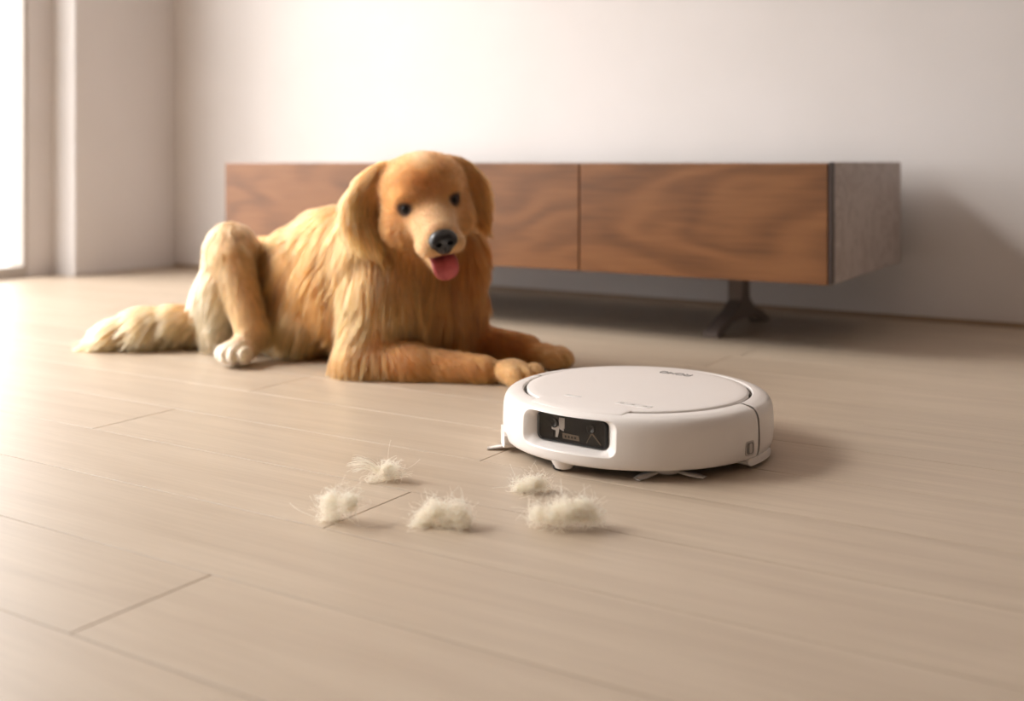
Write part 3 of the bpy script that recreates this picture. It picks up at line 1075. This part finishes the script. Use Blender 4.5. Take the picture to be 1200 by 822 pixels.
for p in prims:
    sl, X = sub_grid(*prim_bounds(p, 0.05))
    d = sdf_prim(p, X)
    D0, k = Fd[sl], p['k']
    hh = np.maximum(k - np.abs(D0 - d), 0) / k
    Fd[sl] = np.minimum(D0, d) - hh * hh * k * 0.25
sl, X = sub_grid(*prim_bounds(MOUTH, 0.01))
Fd[sl] = np.maximum(Fd[sl], -sdf_prim(MOUTH, X))
zz = lo[2] + np.arange(shape[2]) * CELL                                # flat where it rests on the floor
Fd = np.maximum(Fd, (0.003 - zz)[None, None, :])
DV, DQ = surface_nets(Fd, lo, CELL)


def attrs(X):
    W = np.stack([np.exp(-np.clip(sdf_prim(p, X), -0.02, 0.2) / 0.010) * p['w'] for p in prims], 1)
    W /= W.sum(1, keepdims=True)
    col = W @ np.array([p['col'] for p in prims])
    ln = W @ np.array([p['ln'] for p in prims])
    lift = W @ np.array([p['lift'] for p in prims])
    flow = W @ np.array([p['flow'] / np.linalg.norm(p['flow']) for p in prims])
    return col, ln, lift, flow


def head_local(X):
    q = X - HO
    return np.stack([q @ hx, q @ hf, q @ hu], -1)


def face_pt(x, u):
    """front of the head surface at sideways x, height u"""
    fs = np.linspace(0.14, 0.0, 141)
    X = np.array([Hd(x, f, u) for f in fs])
    ii = np.round((X - lo) / CELL).astype(int)
    v = Fd[tuple(ii.T)]
    k = np.argmax(v < 0)
    return fs[k]


EYES = []
for s, ux_ in ((-1, 0.037), (1, 0.037)):
    EYES.append((s * ux_, face_pt(s * ux_, 0.001) - 0.0088, 0.001))
NOSE = (0.0, 0.143, -0.044)


def pigment(X, col, ln):
    q = head_local(X)
    for e in EYES:
        d = np.linalg.norm((q - np.array(e)) * np.array([0.85, 1, 1.05]), axis=1)
        k = np.clip((0.0175 - d) / 0.005, 0, 1)[:, None]
        col = col * (1 - k) + np.array(lin(58, 36, 24)) * k
        ln = ln * np.clip((d - 0.0125) / 0.012, 0.0, 1)
    dn_ = np.linalg.norm((q - np.array(NOSE)) / np.array([1.25, 1, 1]), axis=1)
    ln = ln * np.clip((dn_ - 0.016) / 0.012, 0.0, 1)
    m = sdf_prim(MOUTH, X)
    k = np.clip((0.0035 - m) / 0.003, 0, 1)[:, None]
    col = col * (1 - k) + np.array(lin(50, 24, 22)) * k
    ln = ln * np.clip((m - 0.002) / 0.010, 0.0, 1)
    # paler patch on the crown, darker middle of the forehead
    bl = np.exp(-((q[:, 0] - 0.003) / 0.016) ** 2 - ((q[:, 2] - 0.075) / 0.02) ** 2 - ((q[:, 1] - 0.03) / 0.04) ** 2)[:, None]
    col = col * (1 - 0.7 * bl) + np.array(lin(228, 186, 138)) * 0.7 * bl
    mid = np.exp(-(q[:, 0] / 0.024) ** 2 - ((q[:, 2] - 0.030) / 0.026) ** 2)[:, None] * (q[:, 1] > 0.03)[:, None]
    col = col * (1 - 0.45 * mid) + np.array(lin(172, 112, 62)) * 0.45 * mid
    return col, ln


ORG = cam_to_world(DOG_R, DOG_D, 0)
dme = bpy.data.meshes.new('dog')
dme.from_pydata(DV.tolist(), [], DQ.tolist())
dme.update()
dme.shade_smooth()
dog = bpy.data.objects.new('dog', dme)
COL.objects.link(dog)
dog.location = ORG
dog.rotation_euler = (0, 0, PSI)
tag(dog, 'golden long-haired dog lying on the floor with its tongue out', 'dog')
bmx = bmesh.new()
bmx.from_mesh(dme)
for _ in range(3):
    bmesh.ops.smooth_vert(bmx, verts=bmx.verts[:], factor=0.5, use_axis_x=True, use_axis_y=True, use_axis_z=True)
bmx.to_mesh(dme)
bmx.free()
nv = len(dme.vertices)
DV = np.empty(nv * 3)
dme.vertices.foreach_get('co', DV)
DV = DV.reshape(-1, 3)
DN = np.empty(nv * 3)
dme.vertices.foreach_get('normal', DN)
DN = DN.reshape(-1, 3)
vcol, vln, vlift, vflow = attrs(DV)
vcol, vln = pigment(DV, vcol, vln)
ca_ = dme.color_attributes.new('coat', 'FLOAT_COLOR', 'POINT')
ca_.data.foreach_set('color', np.concatenate([vcol, np.ones((nv, 1))], 1).astype(np.float32).ravel())
M = Nodes('dog_skin_coat')
at_ = M.n('ShaderNodeAttribute', attribute_name='coat')
no_ = M.n('ShaderNodeTexNoise', i_Scale=60.0, i_Detail=3.0)
mx_ = M.n('ShaderNodeMix', data_type='RGBA', blend_type='MULTIPLY')
mx_.inputs[0].default_value = 0.35
M.l(at_.outputs['Color'], mx_.inputs[6])
M.l(no_.outputs['Color'], mx_.inputs[7])
M.l(mx_.outputs[2], M.b.inputs['Base Color'])
M.b.inputs['Roughness'].default_value = 0.8
dme.materials.append(M.m)


def hair_material(name, rough=0.38):
    M = Nodes(name)
    M.t.nodes.remove(M.b)
    at_ = M.n('ShaderNodeAttribute', attribute_name='coat')
    hb = M.n('ShaderNodeBsdfHairPrincipled')
    hb.parametrization = 'COLOR'
    hb.inputs['Roughness'].default_value = rough
    hb.inputs['Radial Roughness'].default_value = 0.45
    hb.inputs['Coat'].default_value = 0.0
    M.l(at_.outputs['Color'], hb.inputs['Color'])
    M.l(hb.outputs[0], M.out.inputs['Surface'])
    return M.m


def hair_object(name, pts, col, rad, mat, parent=None):
    """pts (n,m,3), col (n,3), rad (n,m)"""
    n, m_ = pts.shape[:2]
    hc = bpy.data.hair_curves.new(name)
    hc.add_curves([m_] * n)
    hc.attributes['position'].data.foreach_set('vector', pts.astype(np.float32).ravel())
    ra_ = hc.attributes.get('radius') or hc.attributes.new('radius', 'FLOAT', 'POINT')
    ra_.data.foreach_set('value', rad.astype(np.float32).ravel())
    c_ = hc.attributes.new('coat', 'FLOAT_COLOR', 'CURVE')
    c_.data.foreach_set('color', np.concatenate([col, np.ones((n, 1))], 1).astype(np.float32).ravel())
    hc.materials.append(mat)
    o = bpy.data.objects.new(name, hc)
    COL.objects.link(o)
    if parent:
        o.parent = parent
    return o


def hair_tone(c):
    # strands scatter light between them, which washes colours out: start from a deeper tone
    return np.clip(c, 0.001, 1) ** 1.42 * np.array([0.86, 0.76, 0.84])


def grow_fur():
    Q = DQ
    T = np.concatenate([Q[:, [0, 1, 2]], Q[:, [0, 2, 3]]])
    A, B, C = DV[T[:, 0]], DV[T[:, 1]], DV[T[:, 2]]
    area = np.linalg.norm(np.cross(B - A, C - A), axis=1) / 2
    tl_ = vln[T].mean(1)
    cz = ((A + B + C) / 3)
    hl = head_local(cz)
    ishead = (np.abs(hl[:, 0]) < 0.13) & (hl[:, 1] > -0.06) & (hl[:, 2] > -0.1) & (hl[:, 2] < 0.1)
    dens = np.where(tl_ < 0.012, 2.6, np.where(tl_ < 0.024, 1.7, 1.0)) * np.where(ishead, 1.5, 1.0)
    dens *= (cz[:, 2] > 0.004) * (tl_ > 0.0006)
    back_face = (DN[T].mean(1)[:, 1] > 0.55)                            # turned away from the room
    dens *= np.where(back_face, 0.4, 1.0)
    prob = area * dens
    N = 170000
    ti = rng.choice(len(T), N, p=prob / prob.sum())
    u, v = rng.random(N), rng.random(N)
    sw = u + v > 1
    u[sw], v[sw] = 1 - u[sw], 1 - v[sw]
    bc = np.stack([1 - u - v, u, v], 1)
    tri = T[ti]
    mixa = lambda a: (a[tri] * bc[..., None]).sum(1) if a.ndim == 2 else (a[tri] * bc).sum(1)
    root, nrm, col, ln, lift, flow = mixa(DV), mixa(DN), mixa(vcol), mixa(vln), mixa(vlift), mixa(vflow)
    nrm /= np.linalg.norm(nrm, axis=1)[:, None]
    ln = ln * rng.uniform(0.65, 1.15, N)
    # slow waviness of the flow so that the coat parts into locks
    def wob(s, ph):
        return np.stack([np.sin(root @ np.array(a) * s + ph + k) for k, a in enumerate(((1, .6, .3), (-.4, 1, .7), (.5, -.7, 1)))], 1)
    flow = flow + 0.20 * wob(34, 0.3) + 0.17 * wob(79, 1.7) + rng.normal(0, 0.07, (N, 3))
    lift = lift * np.where(rng.random(N) < 0.06, 2.2, 1.0)
    tan = flow - (flow * nrm).sum(1)[:, None] * nrm
    tan /= np.maximum(np.linalg.norm(tan, axis=1), 1e-6)[:, None]
    d0 = tan + nrm * (lift[:, None] * rng.uniform(0.6, 1.5, (N, 1)))
    d0 /= np.linalg.norm(d0, axis=1)[:, None]
    m_ = 6
    s = np.linspace(0, 1, m_)[None, :, None]
    bend = flow / np.linalg.norm(flow, axis=1)[:, None] * 0.25 + np.array([0, 0, -0.22]) - nrm * lift[:, None] * 0.45
    pts = root[:, None] + ln[:, None, None] * (s * d0[:, None] + s * s * bend[:, None])
    # locks: strands lean to a nearby guide strand
    G = rng.choice(N, N // 16, replace=False)
    kd = KDTree(len(G))
    for i, g in enumerate(G):
        kd.insert(root[g], i)
    kd.balance()
    gi = np.fromiter((G[kd.find(r)[1]] for r in root.tolist()), np.int64, N)
    gp = pts[gi]
    same = (np.linalg.norm(root[gi] - root, axis=1) < 0.02) & ((nrm[gi] * nrm).sum(1) > 0.3)
    amt = (same * np.clip(ln / 0.03, 0.15, 1) * 0.72)[:, None, None]
    pts = pts + (gp - pts) * amt * s ** 1.3
    pts += rng.normal(0, 0.0006, pts.shape) * s
    pts[..., 2] = np.maximum(pts[..., 2], 0.0012 + 0.001 * rng.random((N, 1)))
    lock = rng.normal(0, 1, N)[gi]
    col = col * (1 + 0.17 * lock * np.clip(ln / 0.03, 0.15, 1) + 0.07 * rng.normal(0, 1, N))[:, None]
    tipw = np.clip(hair_tone(col), 0.002, 0.9)
    rad = np.where(ln < 0.012, 0.00030, 0.00036)[:, None] * np.array([1.0, 0.95, 0.85, 0.7, 0.5, 0.2])[None]
    return hair_object('fur', pts, tipw, rad, hair_material('golden_fur'), dog)


fur = grow_fur()
tag(fur, kind='stuff')


def place_head(o, pos):
    R = Matrix(((hx[0], hf[0], hu[0]), (hx[1], hf[1], hu[1]), (hx[2], hf[2], hu[2]))).to_4x4()
    o.parent = dog
    o.matrix_local = Matrix.Translation(Vector(Hd(*pos))) @ R
    return o


MAT['eye'] = plain('dark_eye', lin(10, 6, 5), 0.07, noise=0.3, scale=200)
for nd_ in MAT['eye'].node_tree.nodes:
    if nd_.type == 'BSDF_PRINCIPLED':
        nd_.inputs['Specular IOR Level'].default_value = 0.15
MAT['nose'] = plain('black_nose', lin(28, 23, 23), 0.34, noise=0.25, scale=300, coat=0.1)
MAT['tongue'] = plain('pink_tongue', lin(186, 84, 84), 0.42, noise=0.08, scale=120)
for e in EYES:
    bm = bmesh.new()
    bmesh.ops.create_uvsphere(bm, u_segments=24, v_segments=16, radius=0.0098)
    place_head(bm_obj('eye', bm, MAT['eye'], None, True), e)
# nose leather with nostrils
g = np.arange(-0.030, 0.0301, 0.0011)
NX = np.stack(np.meshgrid(g, g, g, indexing='ij'), -1)


def el_(c, r):
    q_ = (NX - np.array(c)) / np.array(r)
    k0 = np.linalg.norm(q_, axis=-1)
    return (k0 - 1) * min(r)


def smin(a, b, k):
    hh = np.maximum(k - np.abs(a - b), 0) / k
    return np.minimum(a, b) - hh * hh * k * 0.25


nf = smin(el_((0, 0, 0.005), (0.0200, 0.0140, 0.0125)), el_((0, 0.0005, -0.008), (0.0140, 0.0120, 0.0120)), 0.006)
for s in (-1, 1):
    nf = smin(nf, el_((s * 0.0125, 0.002, -0.001), (0.0085, 0.0110, 0.0085)), 0.005)
    nf = np.maximum(nf, -el_((s * 0.0088, 0.0125, -0.0015), (0.0042, 0.0065, 0.0034)))
nf = np.maximum(nf, -el_((0, 0.0145, -0.013), (0.0010, 0.006, 0.0085)))
nV, nQ = surface_nets(nf, np.array([-0.030] * 3), 0.0011)
nV = nV * 1.08
place_head(mesh_obj('nose', nV, nQ, MAT['nose'], None, True), NOSE)
# tongue: leaves the mouth, rolls over the lower teeth and hangs
path = [(0.060, -0.070, 0.015), (0.085, -0.0755, 0.0185), (0.105, -0.0810, 0.0205), (0.118, -0.0870, 0.0215), (0.1245, -0.0940, 0.0212), (0.1262, -0.101, 0.0195), (0.1258, -0.107, 0.0160), (0.1250, -0.1115, 0.0095), (0.1245, -0.1135, 0.002)]
V, Q = [], []
nw = 9
for k, (f_, u_, w_) in enumerate(path):
    for side in (1, -1):
        for i in range(nw):
            a = -1 + 2 * i / (nw - 1)
            crease = -0.0022 * math.exp(-(a / 0.25) ** 2) + 0.0030 * a * a
            thn = 0.0028 * math.sqrt(max(0.0, 1 - a * a)) + 0.0003
            V.append((a * w_, f_ + (crease + side * thn) * (0.3 if k < 3 else 1.0), u_ + (crease + side * thn) * (1.0 if k < 4 else 0.25)))
R_ = 2 * nw
for k in range(len(path) - 1):
    ring = list(range(nw)) + list(range(2 * nw - 1, nw - 1, -1))
    for i in range(len(ring)):
        j = (i + 1) % len(ring)
        Q.append((k * R_ + ring[i], k * R_ + ring[j], (k + 1) * R_ + ring[j], (k + 1) * R_ + ring[i]))
ring = list(range(nw)) + list(range(2 * nw - 1, nw - 1, -1))
Q.append(tuple((len(path) - 1) * R_ + i for i in ring))
o = place_head(mesh_obj('tongue', V, Q, MAT['tongue'], None, True), (0, 0, 0))


# ------------------------------------------------------------------ tufts of shed hair
def fluff_material():
    M = Nodes('shed_hair')
    M.t.nodes.remove(M.b)
    at_ = M.n('ShaderNodeAttribute', attribute_name='coat')
    di, tr_ = M.n('ShaderNodeBsdfDiffuse'), M.n('ShaderNodeBsdfTranslucent')
    mx = M.n('ShaderNodeMixShader')
    mx.inputs[0].default_value = 0.6
    M.l(at_.outputs['Color'], di.inputs['Color'])
    M.l(at_.outputs['Color'], tr_.inputs['Color'])
    M.l(di.outputs[0], mx.inputs[1])
    M.l(tr_.outputs[0], mx.inputs[2])
    M.l(mx.outputs[0], M.out.inputs['Surface'])
    return M.m


FL_MAT = fluff_material()
tufts = [
    # px, py of the foot, width m, height m, depth m, strands, seed, label
    (389, 614, 0.040, 0.034, 0.022, 800, 1, 'upright cream tuft of dog hair, the one farthest from the robot vacuum'),
    (452, 565, 0.036, 0.020, 0.022, 750, 2, 'cream tuft of dog hair with a trailing wispy strand, nearest the dog'),
    (518, 617, 0.056, 0.027, 0.030, 1100, 3, 'cream tuft of dog hair in the middle of the five on the floor'),
    (624, 578, 0.036, 0.017, 0.022, 700, 4, 'smallest cream tuft of dog hair just before the robot caster'),
    (661, 619, 0.064, 0.032, 0.034, 1500, 5, 'largest cream tuft of dog hair in front of the robot vacuum'),
]
for px, py, tw, thh, td, ns, sd, lab in tufts:
    ns = int(ns * 0.62)
    r2 = np.random.default_rng(100 + sd)
    base = floor_at(px, py)
    m_ = 14
    # a few lumps make the outline irregular
    nl = 8 if tw > 0.05 else 5
    lc = np.stack([(np.linspace(-0.40, 0.40, nl) + r2.normal(0, 0.07, nl)) * tw, r2.uniform(-0.45, 0.45, nl) * td, r2.uniform(0.10, 0.75, nl) * thh], 1)
    lr = r2.uniform(0.10, 0.36, nl)
    li = r2.choice(nl, ns, p=r2.dirichlet(np.full(nl, 2.0)))
    start = lc[li] + r2.normal(0, 0.16, (ns, 3)) * np.array([tw * 0.75, td, thh]) * lr[li][:, None] * 1.6
    if sd == 1:
        start[:, 0] *= 0.55
        start[:, 0] += (start[:, 2] / thh - 0.4) * tw * 0.8
    dirn = r2.normal(0, 1, (ns, 3)) * np.array([1.0, 0.8, 0.55])
    dirn /= np.linalg.norm(dirn, axis=1)[:, None]
    ax = r2.normal(0, 1, (ns, 3))
    ax /= np.linalg.norm(ax, axis=1)[:, None]
    ln = r2.uniform(0.5, 1.3, ns) * min(tw, 0.042)
    fly = r2.random(ns) < 0.02
    ln[fly] *= 1.6
    curl = np.where(fly, r2.uniform(1.8, 3.2, ns), r2.uniform(3.5, 8.0, ns))
    pts = np.empty((ns, m_, 3))
    p_ = start.copy()
    d_ = dirn.copy()
    for k in range(m_):
        pts[:, k] = p_
        an = curl / m_
        d_ = d_ * np.cos(an)[:, None] + np.cross(ax, d_) * np.sin(an)[:, None] + ax * ((ax * d_).sum(1) * (1 - np.cos(an)))[:, None]
        p_ = p_ + d_ * (ln / m_)[:, None]
    pts -= (pts.mean(1) - start)[:, None] * 0.8
    if sd == 2:                                                          # a trailing wisp
        wv = np.linspace(0, 1, m_)
        for i in range(60):
            a = r2.normal(0, 0.0015, 3)
            pts[i] = np.stack([-0.008 - 0.030 * wv, 0.006 + 0 * wv, 0.010 + 0.010 * np.sin(wv * 2.2)], 1) + a * (1 + 2 * wv[:, None])
    pts[..., 2] = np.where(pts[..., 2] < 0.0006, 0.0006 + 0.002 * r2.random((ns, 1)), pts[..., 2])
    cc = np.array(lin(255, 249, 241)) * (1 + r2.normal(0, 0.06, (ns, 1)))
    rad = np.full((ns, m_), 0.00013)
    o = hair_object('hair_tuft', pts, np.clip(cc * np.array([1.0, 0.975, 0.94]), 0, 0.97), rad, FL_MAT)
    o.location = base
    o.rotation_euler = (0, 0, PSI)
    tag(o, lab, 'hair tuft', 'tufts of shed dog hair on the floor')
